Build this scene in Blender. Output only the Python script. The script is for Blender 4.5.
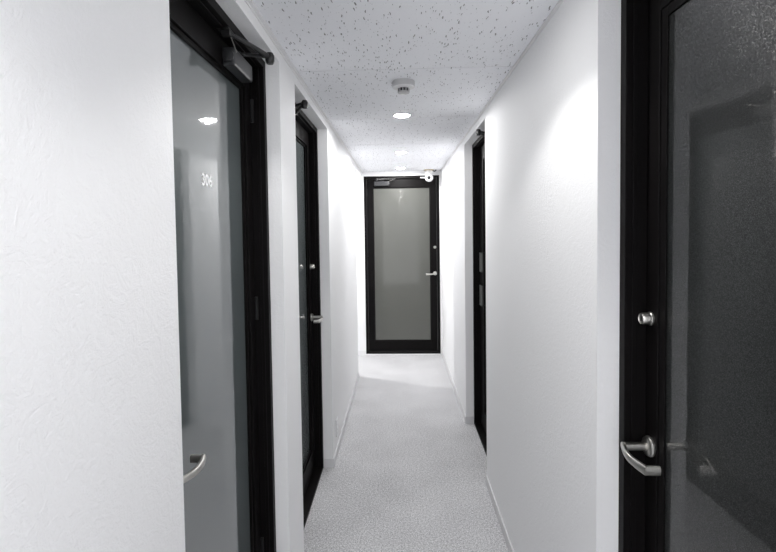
import bpy, bmesh, math, random
from mathutils import Vector, Matrix

for o in list(bpy.data.objects):
    bpy.data.objects.remove(o, do_unlink=True)
C = bpy.context.scene.collection
S = bpy.context.scene

# ------------------------------------------------------------------ camera
cam_d = bpy.data.cameras.new('camera')
cam = bpy.data.objects.new('camera', cam_d)
C.objects.link(cam)
S.camera = cam
cam_d.sensor_width = 36.0
cam_d.lens = 470.0 / 776.0 * 36.0
cam_d.shift_x = (388 - 381.92) / 776.0
cam_d.shift_y = (246.47 - 276) / 776.0
cam_d.clip_start = 0.02
PITCH, ROLL, YAW = -0.0370, -0.0138, -0.0371
def view_rows(p, r, y):
    cy, sy = math.cos(y), math.sin(y)
    Ry = Matrix(((cy, 0, -sy), (0, 1, 0), (sy, 0, cy)))
    c, s = math.cos(p), math.sin(p)
    Rx = Matrix(((1, 0, 0), (0, c, -s), (0, s, c)))
    c, s = math.cos(r), math.sin(r)
    Rz = Matrix(((c, s, 0), (-s, c, 0), (0, 0, 1)))
    return Rz @ Rx @ Ry
M = view_rows(PITCH, ROLL, YAW)
rt, up, fw = [Vector((M[i][0], M[i][2], M[i][1])) for i in range(3)]
EYE = 1.6
cam.matrix_world = Matrix(((rt.x, up.x, -fw.x, 0.0), (rt.y, up.y, -fw.y, 0.0),
                           (rt.z, up.z, -fw.z, EYE), (0, 0, 0, 1)))

# ------------------------------------------------------------------ world and exposure
w = bpy.data.worlds.new('world'); S.world = w; w.use_nodes = True
w.node_tree.nodes['Background'].inputs[0].default_value = (0.90, 0.905, 0.93, 1)
w.node_tree.nodes['Background'].inputs[1].default_value = 3.5
S.view_settings.view_transform = 'Standard'
S.view_settings.look = 'None'
S.view_settings.gamma = 1.0
S.view_settings.use_curve_mapping = False
S.view_settings.exposure = 0.04

LAMP_W = 14.0
WIDE_W = 13.5       # the wide, soft share of each downlight        # recessed downlights over the corridor
SIDE_W = 88.0        # the lamps in the side passage
DISC = 125.0

# ------------------------------------------------------------------ dimensions (metres)
XL, XR, H = -0.463, 0.528, 2.318
HEAD = 2.262
YE, YW, YB = 5.908, 5.061, -1.9
L1 = (0.9594, 1.8558); L2 = (2.1295, 3.0943)
R1 = (0.370, 1.2737);  R2 = (2.8984, 3.8116)
DE = (-0.437, 0.505)
TH = 0.17
XS = -3.0

# ------------------------------------------------------------------ materials
def new_mat(name):
    m = bpy.data.materials.new(name); m.use_nodes = True
    nt = m.node_tree; b = nt.nodes['Principled BSDF']
    return m, nt, b
def N(nt, t, **kw):
    n = nt.nodes.new(t)
    for k, v in kw.items(): setattr(n, k, v)
    return n
def simple(name, col, rough=0.5, metal=0.0, spec=0.5):
    m, nt, b = new_mat(name)
    b.inputs['Base Color'].default_value = (*col, 1)
    b.inputs['Roughness'].default_value = rough
    b.inputs['Metallic'].default_value = metal
    b.inputs['Specular IOR Level'].default_value = spec
    return m
def noise(nt, vec, scale, detail=2.0, rough=0.5, dist=0.0):
    n = N(nt, 'ShaderNodeTexNoise')
    n.inputs['Scale'].default_value = scale; n.inputs['Detail'].default_value = detail
    n.inputs['Roughness'].default_value = rough; n.inputs['Distortion'].default_value = dist
    nt.links.new(vec, n.inputs['Vector']); return n.outputs['Fac']
def ramp(nt, fac, stops):
    r = N(nt, 'ShaderNodeValToRGB')
    while len(r.color_ramp.elements) < len(stops): r.color_ramp.elements.new(0.5)
    for e, (p, c) in zip(r.color_ramp.elements, stops):
        e.position = p; e.color = (c, c, c, 1) if not isinstance(c, tuple) else (*c, 1)
    nt.links.new(fac, r.inputs['Fac']); return r.outputs['Color']
def math_(nt, op, a, b=None, c=None):
    n = N(nt, 'ShaderNodeMath', operation=op)
    for i, v in enumerate((a, b, c)):
        if v is None: continue
        if isinstance(v, (int, float)): n.inputs[i].default_value = v
        else: nt.links.new(v, n.inputs[i])
    return n.outputs[0]
def bump(nt, b, h, strength, dist, sock='Normal'):
    n = N(nt, 'ShaderNodeBump')
    n.inputs['Strength'].default_value = strength; n.inputs['Distance'].default_value = dist
    nt.links.new(h, n.inputs['Height']); nt.links.new(n.outputs['Normal'], b.inputs[sock])
def objco(nt):
    return N(nt, 'ShaderNodeTexCoord').outputs['Object']

def mat_wallpaper():
    m, nt, b = new_mat('white_embossed_wallpaper'); co = objco(nt)
    b.inputs['Base Color'].default_value = (0.88, 0.883, 0.895, 1)
    b.inputs['Roughness'].default_value = 0.75
    b.inputs['Specular IOR Level'].default_value = 0.25
    n1 = noise(nt, co, 16, 6, 0.62, 1.6)
    r1 = ramp(nt, n1, [(0.36, 0.0), (0.50, 1.0), (0.56, 0.25), (0.75, 0.6)])
    n2 = noise(nt, co, 120, 3, 0.6)
    n3 = noise(nt, co, 420, 2, 0.6)
    h = math_(nt, 'ADD', math_(nt, 'MULTIPLY', r1, 0.30), math_(nt, 'ADD', math_(nt, 'MULTIPLY', n2, 0.8), math_(nt, 'MULTIPLY', n3, 0.35)))
    bump(nt, b, h, 0.6, 0.0021)
    return m
def mat_carpet():
    m, nt, b = new_mat('light_grey_loop_carpet'); co = objco(nt)
    n1 = noise(nt, co, 190, 3, 0.75)
    n2 = noise(nt, co, 90, 4, 0.7)
    n3 = noise(nt, co, 3.0, 2, 0.5)
    f = math_(nt, 'ADD', math_(nt, 'MULTIPLY', n1, 0.62), math_(nt, 'ADD', math_(nt, 'MULTIPLY', n2, 0.32), math_(nt, 'MULTIPLY', n3, 0.06)))
    c = ramp(nt, f, [(0.40, (0.26, 0.26, 0.275)), (0.50, (0.60, 0.60, 0.615)), (0.60, (0.93, 0.93, 0.945))])
    nt.links.new(c, b.inputs['Base Color'])
    b.inputs['Roughness'].default_value = 0.95
    b.inputs['Specular IOR Level'].default_value = 0.1
    bump(nt, b, n1, 0.7, 0.004)
    return m
def mat_ceiling():
    m, nt, b = new_mat('fissured_ceiling_board'); co = objco(nt)
    wn = N(nt, 'ShaderNodeTexNoise'); wn.inputs['Scale'].default_value = 26; wn.inputs['Detail'].default_value = 2
    nt.links.new(co, wn.inputs['Vector'])
    wv = N(nt, 'ShaderNodeVectorMath', operation='MULTIPLY_ADD')
    nt.links.new(wn.outputs['Color'], wv.inputs[0]); wv.inputs[1].default_value = (0.016, 0.030, 0.0)
    nt.links.new(co, wv.inputs[2])
    masks = []
    for sc, rot, thr, lo in (((150, 27, 0), 0.06, 0.30, 0.85), ((135, 30, 0), -0.10, 0.30, 0.90), ((210, 100, 0), 0.1, 0.34, 0.94)):
        mp = N(nt, 'ShaderNodeMapping')
        mp.inputs['Scale'].default_value = sc; mp.inputs['Rotation'].default_value = (0, 0, rot)
        mp.inputs['Location'].default_value = (rot * 31, sc[0] * 0.37, 0)
        nt.links.new(wv.outputs[0], mp.inputs['Vector'])
        v = N(nt, 'ShaderNodeTexVoronoi', voronoi_dimensions='2D'); v.inputs['Scale'].default_value = 1.0
        nt.links.new(mp.outputs[0], v.inputs['Vector'])
        sep = N(nt, 'ShaderNodeSeparateColor'); nt.links.new(v.outputs['Color'], sep.inputs[0])
        size = math_(nt, 'MULTIPLY', math_(nt, 'MAXIMUM', math_(nt, 'SUBTRACT', sep.outputs[0], lo), 0.0), thr / (1 - lo) * 1.25)
        d = math_(nt, 'SUBTRACT', size, v.outputs['Distance'])
        k = math_(nt, 'MULTIPLY', d, 7.0); k.node.use_clamp = True
        masks.append(k)
    mk = math_(nt, 'MAXIMUM', math_(nt, 'MAXIMUM', masks[0], masks[1]), math_(nt, 'MULTIPLY', masks[2], 0.55))
    fine = noise(nt, co, 300, 2, 0.6)
    mix = N(nt, 'ShaderNodeMix', data_type='RGBA')
    nt.links.new(mk, mix.inputs[0])
    mix.inputs[6].default_value = (0.93, 0.94, 0.975, 1); mix.inputs[7].default_value = (0.22, 0.215, 0.22, 1)
    nt.links.new(mix.outputs[2], b.inputs['Base Color'])
    b.inputs['Roughness'].default_value = 0.9
    b.inputs['Specular IOR Level'].default_value = 0.1
    bump(nt, b, math_(nt, 'SUBTRACT', math_(nt, 'MULTIPLY', fine, 0.35), mk), 0.5, 0.002)
    return m
def mat_black():
    m, nt, b = new_mat('black_aluminium'); co = objco(nt)
    b.inputs['Base Color'].default_value = (0.0045, 0.0038, 0.0040, 1)
    b.inputs['Roughness'].default_value = 0.5
    b.inputs['Specular IOR Level'].default_value = 0.1
    bump(nt, b, noise(nt, co, 900, 1), 0.05, 0.0003)
    return m
def mat_glass(name, base, sparkle, coat=1.0, rough=0.5, ior=1.6):
    # frosted back, smooth front face with a slight waviness
    m, nt, b = new_mat(name); co = objco(nt)
    n = noise(nt, co, 700, 2, 0.7)
    lo = tuple(c * 0.82 for c in base); hi = tuple(c * 1.18 for c in base)
    nt.links.new(ramp(nt, n, [(0.3, lo), (0.7, hi)]), b.inputs['Base Color'])
    b.inputs['Roughness'].default_value = rough
    b.inputs['Specular IOR Level'].default_value = 0.5
    b.inputs['Coat Weight'].default_value = coat
    b.inputs['Coat Roughness'].default_value = 0.02
    b.inputs['Coat IOR'].default_value = ior
    wv = noise(nt, co, 28, 3, 0.6)
    bump(nt, b, wv, 0.25, 0.0006, 'Coat Normal')
    if sparkle:
        v = N(nt, 'ShaderNodeTexVoronoi'); v.inputs['Scale'].default_value = 850
        nt.links.new(co, v.inputs['Vector'])
        sub = N(nt, 'ShaderNodeVectorMath', operation='SUBTRACT'); sub.inputs[1].default_value = (0.5, 0.5, 0.5)
        nt.links.new(v.outputs['Color'], sub.inputs[0])
        sc = N(nt, 'ShaderNodeVectorMath', operation='SCALE'); sc.inputs['Scale'].default_value = sparkle
        nt.links.new(sub.outputs[0], sc.inputs[0])
        g = N(nt, 'ShaderNodeNewGeometry')
        ad = N(nt, 'ShaderNodeVectorMath', operation='ADD')
        nt.links.new(g.outputs['Normal'], ad.inputs[0]); nt.links.new(sc.outputs[0], ad.inputs[1])
        nm = N(nt, 'ShaderNodeVectorMath', operation='NORMALIZE'); nt.links.new(ad.outputs[0], nm.inputs[0])
        nt.links.new(nm.outputs[0], b.inputs['Normal'])
    return m
def mat_brushed(name, col, rough):
    m, nt, b = new_mat(name); co = objco(nt)
    b.inputs['Base Color'].default_value = (*col, 1); b.inputs['Metallic'].default_value = 1.0
    n = noise(nt, co, 500, 2)
    nt.links.new(math_(nt, 'ADD', math_(nt, 'MULTIPLY', n, 0.15), rough), b.inputs['Roughness'])
    return m
def mat_emit(name, col, s):
    m, nt, b = new_mat(name)
    b.inputs['Base Color'].default_value = (0.9, 0.9, 0.9, 1)
    b.inputs['Emission Color'].default_value = (*col, 1); b.inputs['Emission Strength'].default_value = s
    return m
MW = mat_wallpaper(); MF = mat_carpet(); MC = mat_ceiling(); MB_ = mat_black()
MG_L = mat_glass('smoky_green_frosted_glass', (0.076, 0.092, 0.094), 0, ior=2.15)
MG_R = mat_glass('dark_pebbled_glass', (0.004, 0.0055, 0.0050), 0.36, coat=0.8, rough=0.28, ior=1.5)
MG_E = mat_glass('grey_frosted_glass', (0.088, 0.090, 0.080), 0.22, coat=0.3, rough=0.3)
M_STEEL = mat_brushed('brushed_steel', (0.56, 0.55, 0.52), 0.24)
M_TRIM = simple('white_vinyl', (0.80, 0.80, 0.81), 0.45)
M_BASE = simple('off_white_vinyl', (0.70, 0.70, 0.715), 0.4)
M_PLAST = simple('white_plastic', (0.78, 0.78, 0.79), 0.4)
M_GREYP = simple('warm_grey_plastic', (0.50, 0.50, 0.51), 0.5)
M_CLOSER = simple('dark_grey_painted_metal', (0.03, 0.031, 0.034), 0.42)
M_ARM = simple('satin_black_metal', (0.010, 0.010, 0.011), 0.35)
M_PLATE = simple('grey_metal_plate', (0.17, 0.17, 0.165), 0.45, 0.3)
M_DARK = simple('dark_slot', (0.006, 0.006, 0.01), 0.6)
M_BEIGE = simple('beige_plastic', (0.55, 0.47, 0.34), 0.6)
M_LENS = simple('black_lens_glass', (0.004, 0.004, 0.005), 0.08)
M_NUM = simple('white_vinyl_lettering', (0.92, 0.92, 0.93), 0.6)
M_LAMP = mat_emit('lit_diffuser', (1.0, 0.99, 0.97), DISC)

# ------------------------------------------------------------------ mesh helpers
def add_box(bm, x0, x1, y0, y1, z0, z1):
    x0, x1 = sorted((x0, x1)); y0, y1 = sorted((y0, y1)); z0, z1 = sorted((z0, z1))
    v = [bm.verts.new(p) for p in ((x0,y0,z0),(x1,y0,z0),(x1,y1,z0),(x0,y1,z0),(x0,y0,z1),(x1,y0,z1),(x1,y1,z1),(x0,y1,z1))]
    for f in ((0,3,2,1),(4,5,6,7),(0,1,5,4),(1,2,6,5),(2,3,7,6),(3,0,4,7)):
        bm.faces.new([v[i] for i in f])
def obj(name, bm, mat, parent=None, bevel=0.0, smooth=False, seg=2):
    bmesh.ops.recalc_face_normals(bm, faces=bm.faces)
    me = bpy.data.meshes.new(name); bm.to_mesh(me); bm.free()
    me.materials.append(mat)
    o = bpy.data.objects.new(name, me); C.objects.link(o)
    if parent: o.parent = parent
    if smooth:
        for p in me.polygons: p.use_smooth = True
        md = o.modifiers.new('edges', 'EDGE_SPLIT'); md.split_angle = math.radians(38)
    if bevel:
        md = o.modifiers.new('bevel', 'BEVEL'); md.width = bevel; md.segments = seg; md.limit_method = 'ANGLE'
    return o
def tag(o, label=None, cat=None, group=None, kind=None):
    for k, v in (('label', label), ('category', cat), ('group', group), ('kind', kind)):
        if v: o[k] = v
    return o
def empty(name, loc):
    o = bpy.data.objects.new(name, None); C.objects.link(o); o.location = loc
    o.empty_display_size = 0.1; return o
def boxes(name, bl, mat, parent=None, bevel=0.0):
    bm = bmesh.new()
    for b in bl: add_box(bm, *b)
    return obj(name, bm, mat, parent, bevel)
def lathe(bm, prof, n=32, mt=None):
    """prof: list of (r, z); revolve about z, then transform"""
    rings = []
    for r, z in prof:
        if r < 1e-6:
            rings.append([bm.verts.new((0, 0, z))])
        else:
            rings.append([bm.verts.new((r*math.cos(2*math.pi*i/n), r*math.sin(2*math.pi*i/n), z)) for i in range(n)])
    for a, b in zip(rings, rings[1:]):
        for i in range(n):
            j = (i+1) % n
            if len(a) == 1 and len(b) == 1: continue
            if len(a) == 1: bm.faces.new((a[0], b[i], b[j]))
            elif len(b) == 1: bm.faces.new((a[i], b[0], a[j]))
            else: bm.faces.new((a[i], b[i], b[j], a[j]))
    if mt is not None:
        bmesh.ops.transform(bm, matrix=mt, verts=[v for r in rings for v in r])
def orient(p, d):
    d = Vector(d).normalized()
    return Matrix.Translation(p) @ d.to_track_quat('Z', 'Y').to_matrix().to_4x4()
def tube(bm, pts, rad, n=12, ry=None, upv=(0, 0, 1)):
    """sweep an ellipse (or, per point, rad[i] x ry[i]) along pts, capped"""
    pts = [Vector(p) for p in pts]; m = len(pts)
    rad = rad if isinstance(rad, (list, tuple)) else [rad]*m
    ry = ry or rad
    rings = []
    for i, p in enumerate(pts):
        t = (pts[min(i+1, m-1)] - pts[max(i-1, 0)]).normalized()
        u = Vector(upv); u = (u - t*u.dot(t))
        if u.length < 1e-4: u = Vector((1, 0, 0)) - t*t.x
        u.normalize(); s = t.cross(u)
        rings.append([bm.verts.new(p + s*(rad[i]*math.copysign(abs(math.cos(a))**0.7, math.cos(a))) + u*(ry[i]*math.copysign(abs(math.sin(a))**0.7, math.sin(a)))) for a in [2*math.pi*k/n for k in range(n)]])
    for a, b in zip(rings, rings[1:]):
        for k in range(n):
            bm.faces.new((a[k], a[(k+1) % n], b[(k+1) % n], b[k]))
    bm.faces.new(rings[0][::-1]); bm.faces.new(rings[-1])

# ------------------------------------------------------------------ the room
def structure(o, label=None):
    return tag(o, label=label, kind='structure')
def jamb_wall(name, x_in, s, spans, ops, label):
    """wall slab from face x_in outward (sign s); spans solid, ops openings with a header"""
    bl = [(x_in, x_in + s*TH, a, b, 0, H + 0.02) for a, b in spans]
    bl += [(x_in, x_in + s*TH, a, b, HEAD, H + 0.02) for a, b in ops]
    bm = bmesh.new()
    for b in bl: add_box(bm, *b)
    bmesh.ops.remove_doubles(bm, verts=bm.verts, dist=1e-5)
    # drop the coincident inner faces where header meets a solid span
    return structure(obj(name, bm, MW), label)
structure(boxes('floor', [(XS, XR + TH, YB, YE + TH, -0.05, 0)], MF), 'light grey loop pile carpet floor of the corridor')
bl = []
ty = 2.144 - 0.935*5; G = 0.0040
while ty < YE:
    a, b = max(ty, YB), min(ty + 0.935, YE)
    if b > a: bl.append((XL - 0.0, XR, a + G, b - G, H, H + 0.009))
    ty += 0.935
for x0 in (XS, XS + 0.91, XS + 1.82):
    bl.append((x0 + G, min(x0 + 0.91, XL) - G, YW, YE, H, H + 0.009))
bl.append((XS, XR + TH, YB, YE + TH, H + 0.009, H + 0.05))
structure(boxes('ceiling', bl, MC), 'white ceiling of fissured boards with thin seams')
jamb_wall('wall_left', XL, -1, [(YB, L1[0]), (L1[1], L2[0]), (L2[1], YW)], [L1, L2, (YW, YE)], 'white embossed wallpaper wall on the left with two door recesses')
jamb_wall('wall_right', XR, 1, [(YB, R1[0]), (R1[1], R2[0]), (R2[1], YE + TH)], [R1, R2], 'white embossed wallpaper wall on the right with two door recesses')
structure(boxes('wall_end', [(XS, DE[0], YE, YE+TH, 0, H+0.02), (DE[1], XR, YE, YE+TH, 0, H+0.02), (DE[0], DE[1], YE, YE+TH, HEAD, H+0.02)], MW), 'white wall around the door at the far end')
structure(boxes('wall_passage', [(XS, XL-TH, YW-0.12, YW, 0, H+0.02), (XS-0.1, XS, YW-0.12, YE+TH, 0, H+0.02)], MW), 'white walls of the side passage at the far left')
# open end added behind the viewer to brighten the near walls: header only
structure(boxes('wall_back', [(XL-TH, XR+TH, YB-0.1, YB, HEAD, H+0.05)], MW), 'white header over the open end added behind the viewer for light')

# baseboards (vinyl, 60 mm) returning into the recesses, and the ceiling edge trims
BH, BT = 0.060, 0.008
def base_run(name, x, s, a, b, ra, rb, label):
    bl = [(x, x - s*BT, a - (BT if ra else 0), b + (BT if rb else 0), 0.0, BH)]
    if ra: bl.append((x, x + s*ra, a - BT, a, 0, BH))
    if rb: bl.append((x, x + s*rb, b, b + BT, 0, BH))
    return structure(boxes(name, bl, M_BASE, bevel=0.0015), label)
base_run('baseboard_left', XL, -1, YB, L1[0], 0, 0.052, 'white baseboard under the near left wall')
base_run('baseboard_left', XL, -1, L1[1], L2[0], 0.052, 0.06, 'white baseboard between the two left doors')
base_run('baseboard_left', XL, -1, L2[1], YW, 0.06, 0.08, 'white baseboard beyond the second left door')
base_run('baseboard_right', XR, 1, YB, R1[0], 0, 0.055, 'white baseboard behind the near right door')
base_run('baseboard_right', XR, 1, R1[1], R2[0], 0.055, 0.06, 'white baseboard between the two right doors')
base_run('baseboard_right', XR, 1, R2[1], YE, 0.06, 0, 'white baseboard beyond the second right door')
structure(boxes('baseboard_end', [(XS, DE[0], YE - BT, YE, 0, BH)], M_TRIM, bevel=0.0015), 'white baseboard left of the end door')
structure(boxes('trim_1', [(XL, XL + 0.016, YB, YE, H - 0.009, H - 0.0005), (XL, XL + 0.004, YB, YE, H - 0.016, H - 0.009)], M_TRIM), 'white ceiling edge trim along the left wall')
structure(boxes('trim_2', [(XR - 0.012, XR, YB, YE, H - 0.007, H - 0.0005)], M_TRIM), 'white ceiling edge trim along the right wall')
structure(boxes('trim_3', [(DE[0]-0.02, DE[1]+0.004, YE-0.012, YE+0.05, 0.0, 0.018)], M_TRIM, bevel=0.002), 'pale threshold strip under the end door')

# ------------------------------------------------------------------ doors
class Frame:
    """local (w: distance from the lock-side jamb to the hinge side, d: depth into the wall, h: height)"""
    def __init__(s, fn): s.fn = fn
    def box(s, bm, w0, w1, d0, d1, h0, h1):
        a = s.fn(w0, d0, h0); b = s.fn(w1, d1, h1)
        add_box(bm, a[0], b[0], a[1], b[1], a[2], b[2])
    def p(s, w, d, h): return Vector(s.fn(w, d, h))
    def v(s, w, d, h): return s.p(w, d, h) - s.p(0, 0, 0)

def make_door(name, fn, W, r, glass, label, bottom=0.155, hand=0.056, stile=0.054, pd=0.020, skew=0.0, bd=0.012, plates=False, gtop=2.122, sill=0.0, closer=True):
    F = Frame(fn)
    base = F.p(W/2, r, sill)
    root = empty(name, base)
    bpy.context.view_layer.update()
    def fin(nm, bm, mat, par=None, **k):
        bmesh.ops.translate(bm, verts=bm.verts, vec=-base)
        return obj(nm, bm, mat, par or root, **k)
    top = HEAD
    fw_ = 0.030
    # frame: outer ring with a stop rib and a shallow groove
    bm = bmesh.new()
    for w0, w1 in ((0.0005, fw_), (W - fw_, W - 0.0005)):
        F.box(bm, w0, w1, r, r + 0.105, sill, top - 0.0005)
    F.box(bm, fw_, W - fw_, r, r + 0.105, top - fw_, top - 0.0005)
    F.box(bm, fw_, W - fw_, r, r + 0.105, sill, sill + 0.018)
    F.box(bm, fw_, fw_ + 0.004, r + 0.018, r + 0.030, sill + 0.018, top - fw_)
    F.box(bm, W - fw_ - 0.004, W - fw_, r + 0.018, r + 0.030, sill + 0.018, top - fw_)
    F.box(bm, fw_, W - fw_, r + 0.018, r + 0.030, top - fw_ - 0.004, top - fw_)
    fin('door_frame', bm, MB_, bevel=0.0012)
    # leaf
    lf = r + 0.054; lt = 0.038
    a, b_ = fw_ + 0.003, W - fw_ - 0.003
    lo, hi = sill + 0.022, top - fw_ - 0.003
    st = stile
    ga, gb, gl, gh = a + st, b_ - st, bottom, gtop
    bm = bmesh.new()
    F.box(bm, a, ga, lf, lf + lt, lo, hi); F.box(bm, gb, b_, lf, lf + lt, lo, hi)
    F.box(bm, ga, gb, lf, lf + lt, gh, hi); F.box(bm, ga, gb, lf, lf + lt, lo, gl)
    leaf = fin('door_leaf', bm, MB_, bevel=0.0015)
    # glazing bead: stepped lip round the pane
    bm = bmesh.new()
    for w0, w1, h0, h1 in ((ga, ga + bd, gl, gh), (gb - bd, gb, gl, gh), (ga + bd, gb - bd, gl, gl + bd), (ga + bd, gb - bd, gh - bd, gh)):
        F.box(bm, w0, w1, lf + min(0.012, pd*0.5), lf + 0.034, h0, h1)
    fin('glazing_bead', bm, MB_, leaf, bevel=0.001)
    bm = bmesh.new(); F.box(bm, ga, gb, lf + pd, lf + pd + 0.006, gl, gh)
    if skew:      # pane seated very slightly out of parallel
        din = F.v(0, 1, 0); wv_ = F.v(1, 0, 0)
        for v in bm.verts: v.co += din*(skew*(v.co - F.p(ga, 0, 0)).dot(wv_))
    fin('glass_pane', bm, glass, leaf)
    # hinges (knuckles in the gap on the hinge side)
    for hh in (0.28, 1.25, 2.02):
        bm = bmesh.new(); tube(bm, [F.p(W - fw_ - 0.002, lf - 0.006, hh), F.p(W - fw_ - 0.002, lf - 0.006, hh + 0.09)], 0.006, 10)
        fin('hinge', bm, M_ARM, smooth=True)
    hw = hand
    if not plates:
        # lever: rose, neck, bowed grip turned in at the tip
        bm = bmesh.new()
        lathe(bm, [(0, 0), (0.026, 0), (0.026, 0.004), (0.0235, 0.007), (0.0235, 0.010), (0.019, 0.012), (0, 0.012)], 32, orient(F.p(hw, lf, 1.03), F.v(0, -1, 0)))
        rose = fin('handle_rose', bm, M_STEEL, smooth=True)
        bm = bmesh.new()
        tube(bm, [F.p(hw, lf - 0.010, 1.03), F.p(hw, lf - 0.064, 1.03)], 0.0095, 16)
        pts, ra, rb = [], [], []
        n = 16
        for i in range(n + 1):
            t = i / n
            pts.append(F.p(hw - 0.010 + 0.124*t, lf - 0.064 - 0.013*math.sin(math.pi*t) - 0.003*t, 1.030 - 0.006*t))
            ra.append(0.0058 + 0.0008*t); rb.append(0.0075 + 0.0040*t)
        tube(bm, pts, ra, 16, rb)
        tube(bm, [F.p(hw + 0.110, lf - 0.0700, 1.024), F.p(hw + 0.1115, lf - 0.055, 1.024), F.p(hw + 0.1115, lf - 0.036, 1.024)], 0.0062, 16, [0.0115, 0.0115, 0.0110])
        fin('lever', bm, M_STEEL, rose, smooth=True)
        bm = bmesh.new()
        lathe(bm, [(0, 0), (0.0175, 0), (0.0175, 0.004), (0.0155, 0.006), (0.0150, 0.022), (0.0125, 0.026), (0.0115, 0.024), (0, 0.024)], 32, orient(F.p(hw, lf, 1.362), F.v(0, -1, 0)))
        lock = fin('lock_cylinder', bm, M_STEEL, smooth=True)
        bm = bmesh.new(); F.box(bm, hw - 0.0012, hw + 0.0012, lf - 0.0246, lf - 0.022, 1.356, 1.368)
        fin('keyhole', bm, M_DARK, lock)
    else:
        for h0, h1 in ((1.252, 1.403), (0.985, 1.145)):
            bm = bmesh.new()
            F.box(bm, a + 0.014, a + 0.110, lf - 0.003, lf + 0.001, h0, h1)
            F.box(bm, a + 0.014, a + 0.022, lf - 0.010, lf - 0.002, h0, h1)
            F.box(bm, a + 0.102, a + 0.110, lf - 0.010, lf - 0.002, h0, h1)
            F.box(bm, a + 0.014, a + 0.110, lf - 0.010, lf - 0.002, h1 - 0.010, h1)
            F.box(bm, a + 0.014, a + 0.110, lf - 0.010, lf - 0.002, h0, h0 + 0.010)
            tag(fin('pull_plate', bm, M_PLATE), label='dull grey recessed metal plate')
    if closer:
        c0, c1 = W - 0.320, W - 0.128
        bm = bmesh.new(); F.box(bm, c0, c1, lf - 0.042, lf, 2.142, 2.202)
        cl = fin('door_closer', bm, M_CLOSER, bevel=0.006)
        bm = bmesh.new()
        lathe(bm, [(0, 0), (0.020, 0), (0.020, 0.006), (0.012, 0.008), (0, 0.008)], 20, orient(F.p(c0, lf - 0.022, 2.172), F.v(-1, 0, 0)))
        fin('end_cap', bm, M_CLOSER, cl, smooth=True)
        ed = 0.0 if r > 0.02 else -0.05
        E_ = F.p(W - 0.172, -0.010 + ed, 2.216)
        B_ = F.p(W - 0.375, r + 0.012, 2.222)
        sp = F.p(W - 0.235, lf - 0.022, 2.208)
        bm = bmesh.new()
        tube(bm, [B_, B_.lerp(E_, 0.5) + F.v(0, 0, 0.004), E_], [0.007, 0.0065, 0.008], 12, [0.006, 0.006, 0.010])
        tube(bm, [sp, E_ + F.v(0, 0, 0.004)], 0.008, 12, [0.006, 0.007])
        tube(bm, [sp - F.v(0, 0, 0.012), sp + F.v(0, 0, 0.008)], 0.012, 14)
        lathe(bm, [(0, -0.024), (0.012, -0.022), (0.016, -0.012), (0.016, 0.006), (0.011, 0.016), (0, 0.018)], 18, Matrix.Translation(E_))
        fin('closer_arm', bm, M_ARM, cl, smooth=True)
        bm = bmesh.new()
        F.box(bm, W - 0.400, W - 0.350, r + 0.002, r + 0.040, 2.228, 2.2325)
        F.box(bm, W - 0.385, W - 0.365, r + 0.004, r + 0.030, 2.212, 2.229)
        fin('arm_bracket', bm, M_ARM, cl, bevel=0.001)
        bm = bmesh.new()
        tube(bm, [B_ + F.v(0, -0.006, -0.004), F.p(W - 0.300, lf - 0.043, 2.190)], 0.0016, 8)
        tag(fin('adjusting_rod', bm, M_STEEL, cl, smooth=True), label='thin steel rod')
    tag(root, label=label, cat='door', kind='structure')
    return root, F, lf, base, (ga, gb), fin, leaf

rL = 0.0545
d1 = make_door('door_1', lambda w_, d, h: (XL - d, L1[0] + w_, h), L1[1]-L1[0], rL, MG_L,
               'near left black framed door with white room number on its smoky glass', hand=0.083, gtop=2.142)
make_door('door_2', lambda w_, d, h: (XL - d, L2[1] - w_, h), L2[1]-L2[0], 0.065, MG_L,
          'second black framed glass door on the left, beyond the white pier', gtop=2.142)
make_door('door_3', lambda w_, d, h: (XR + d, R1[1] - w_, h), R1[1]-R1[0], 0.0583, MG_R,
          'near right black framed door with dark pebbled glass and steel lever', pd=0.008, skew=0.009, bd=0.024)
make_door('door_4', lambda w_, d, h: (XR + d, R2[1] - w_, h), R2[1]-R2[0], 0.0637, MG_R,
          'second black door on the right with two dull grey plates', plates=True, stile=0.14)
make_door('door_5', lambda w_, d, h: (DE[1] - w_, YE + d, h), DE[1]-DE[0], -0.004, MG_E,
          'black framed door with grey frosted glass closing the corridor end', bottom=0.168, gtop=2.124, sill=0.018, stile=0.074)

# number on the pane of the first left door
root, F, lf, base, g, fin, leaf = d1
cu = bpy.data.curves.new('room_number', 'FONT'); cu.body = '306'; cu.size = 0.050; cu.offset = 0.0011; cu.align_x = 'CENTER'
cu.extrude = 0.0004; cu.space_character = 1.08
tmp = bpy.data.objects.new('tmp', cu); C.objects.link(tmp); bpy.context.view_layer.update()
me = bpy.data.meshes.new_from_object(tmp.evaluated_get(bpy.context.evaluated_depsgraph_get()))
bpy.data.objects.remove(tmp, do_unlink=True)
gx = XL - (lf + 0.020) + 0.0008
me.transform(Matrix.Translation(Vector((gx, 1.436, 1.741)) - base) @ Matrix(((0,0,1,0),(1,0,0,0),(0,1,0,0),(0,0,0,1))))
me.name = 'room_number'; me.materials.clear(); me.materials.append(M_NUM)
o = bpy.data.objects.new('room_number', me); C.objects.link(o); o.parent = leaf
tag(o, label='white digits 306')

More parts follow.
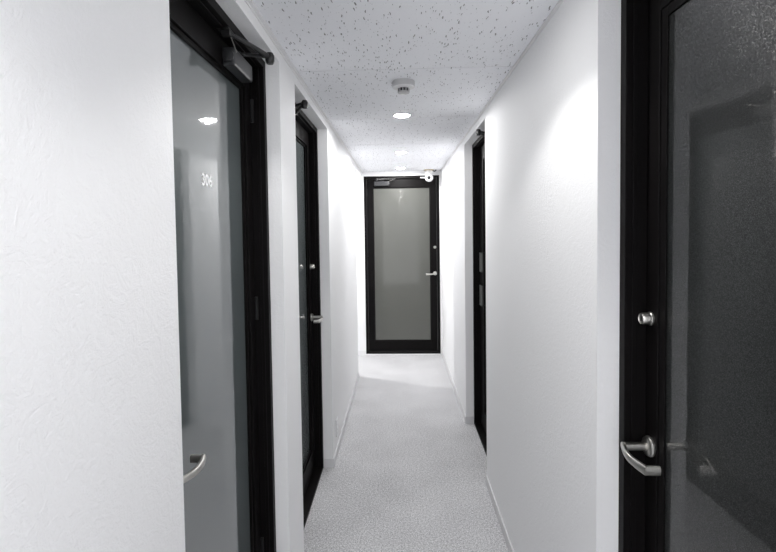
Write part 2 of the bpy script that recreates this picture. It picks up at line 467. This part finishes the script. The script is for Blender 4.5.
# ------------------------------------------------------------------ recessed ceiling lights
def ceiling_light(x, y, watts, label, group, spot=126, blend=0.32, wide=0.0):
    root = empty('ceiling_light', (x, y, H))
    bm = bmesh.new()
    lathe(bm, [(0.058, 0.0), (0.059, -0.003), (0.055, -0.005), (0.050, -0.005), (0.0475, -0.0005)], 40)
    obj('trim_ring', bm, M_TRIM, root, smooth=True)
    bm = bmesh.new(); lathe(bm, [(0.048, -0.001), (0.0465, -0.005), (0.038, -0.008), (0.018, -0.0098), (0, -0.0102)], 40)
    obj('lit_lens', bm, M_LAMP, root, smooth=True)
    ld = bpy.data.lights.new('downlight_beam', 'SPOT'); ld.energy = watts; ld.color = (1.0, 0.985, 0.965)
    ld.spot_size = math.radians(spot); ld.spot_blend = blend; ld.shadow_soft_size = 0.008
    lo = bpy.data.objects.new('downlight_beam', ld); C.objects.link(lo); lo.parent = root; lo.location = (0, 0, -0.018)
    if not wide: return tag(root, label, 'ceiling light', group)
    ld = bpy.data.lights.new('downlight_glow', 'SPOT'); ld.energy = wide; ld.color = (1.0, 0.99, 0.98)
    ld.spot_size = math.radians(180); ld.spot_blend = 0.2; ld.shadow_soft_size = 0.008
    lo = bpy.data.objects.new('downlight_glow', ld); C.objects.link(lo); lo.parent = root; lo.location = (0, 0, -0.018)
    tag(root, label, 'ceiling light', group)
GRP = 'round downlights in a row along the corridor ceiling'
for y, lb in ((-1.45, 'round lit downlight in the ceiling behind the viewer'),
              (-0.02, 'round lit downlight in the ceiling directly above the viewer'),
              (1.385, 'round lit downlight just beyond the top edge of the picture, nearest in the row'),
              (3.0, 'round lit downlight just beyond the smoke detector, largest in view'),
              (4.433, 'round lit downlight in the middle of the visible row'),
              (5.572, 'round lit downlight above the end door, farthest of the row')):
    near = y < 2
    ceiling_light(0.027, y, LAMP_W if near else 1.0, lb, GRP, wide=0.0 if near else WIDE_W)
ceiling_light(-1.5, 5.50, SIDE_W, 'round lit downlight in the side passage at the far left', 'round downlights of the side passage', 150, 0.3)

# ------------------------------------------------------------------ smoke detector
sd = empty('smoke_detector', (0.030, 2.325, H)); sd.scale = (0.9, 0.9, 0.9)
bm = bmesh.new(); lathe(bm, [(0.0605, 0), (0.0615, -0.004), (0.061, -0.029), (0.0585, -0.031)], 48)
obj('base', bm, M_GREYP, sd, smooth=True)
bm = bmesh.new(); lathe(bm, [(0.0600, -0.029), (0.0585, -0.033), (0.045, -0.037), (0.032, -0.038), (0.0, -0.038)], 48)
obj('cover', bm, M_PLAST, sd, smooth=True)
bm = bmesh.new(); lathe(bm, [(0.0295, -0.037), (0.0295, -0.056), (0, -0.056)], 32)
ins = obj('sensing_chamber', bm, M_DARK, sd, smooth=True)
bm = bmesh.new()
for i in range(11):
    a = 2*math.pi*i/11
    mt = Matrix.Rotation(a, 4, 'Z'); n0 = len(bm.verts)
    add_box(bm, 0.0285, 0.0325, -0.0018, 0.0018, -0.0555, -0.037)
    bm.verts.ensure_lookup_table(); bmesh.ops.transform(bm, matrix=mt, verts=bm.verts[n0:])
obj('grille', bm, M_GREYP, ins)
bm = bmesh.new(); lathe(bm, [(0.0, -0.0550), (0.0325, -0.0550), (0.0330, -0.058), (0.031, -0.062), (0.024, -0.064), (0, -0.0645)], 36)
obj('cap', bm, M_GREYP, sd, smooth=True)
tag(sd, 'round white smoke detector with a slotted nozzle on the ceiling', 'smoke detector')

# ------------------------------------------------------------------ security camera by the end door
sc = empty('security_camera', (0.372, 5.80, H))
bm = bmesh.new(); lathe(bm, [(0.0, 0.0), (0.062, 0.0), (0.062, -0.007), (0.050, -0.010), (0, -0.010)], 32)
obj('mounting_plate', bm, M_BEIGE, sc, smooth=True)
bm = bmesh.new(); lathe(bm, [(0.0, -0.008), (0.034, -0.009), (0.043, -0.022), (0.045, -0.042), (0.040, -0.060), (0.028, -0.072), (0, -0.076)], 32)
obj('housing', bm, M_PLAST, sc, smooth=True)
fd = Vector((-0.08, -1, -0.12)).normalized()
ctr = Vector((0.002, -0.012, -0.098))
bm = bmesh.new(); lathe(bm, [(0.020, 0.050), (0.026, 0.056), (0.036, 0.056), (0.047, 0.046), (0.050, 0.030), (0.046, 0.005), (0.034, -0.020), (0, -0.028)], 36, orient(ctr, fd))
hd = obj('camera_head', bm, M_PLAST, sc, smooth=True)
bm = bmesh.new(); lathe(bm, [(0.0, 0.046), (0.012, 0.0475), (0.022, 0.0475), (0.0245, 0.052)], 32, orient(ctr, fd))
obj('lens', bm, M_LENS, hd, smooth=True)
bm = bmesh.new(); tube(bm, [ctr + Vector((-0.040, -0.01, 0)), ctr + Vector((-0.105, -0.012, 0.002))], 0.006, 10)
obj('antenna', bm, M_PLAST, sc, smooth=True)
bm = bmesh.new(); tube(bm, [(0.048, 0.0, -0.008), (0.066, 0.004, -0.020), (0.082, 0.006, -0.012), (0.09, 0.006, -0.002)], 0.007, 10)
obj('cable', bm, M_DARK, sc, smooth=True)
tag(sc, 'small white ceiling camera with black lens beside the end door top', 'security camera')

# ------------------------------------------------------------------ wall outlet low on the left wall
wo = empty('wall_outlet', (XL, 3.265, 0.205))
boxes('cover_plate', [(0, 0.009, -0.035, 0.035, -0.06, 0.06)], M_BASE, wo, bevel=0.003)
sk = boxes('socket_insert', [(0.008, 0.0115, -0.014, 0.014, -0.033, 0.033)], M_TRIM, wo, bevel=0.001)
for z0 in (-0.020, 0.012):
    for y0 in (-0.007, 0.005):
        boxes('socket_slot', [(0.0105, 0.0118, y0, y0+0.0018, z0, z0+0.007)], M_DARK, sk)
tag(wo, 'white socket plate low on the left wall beyond the second door', 'wall outlet')
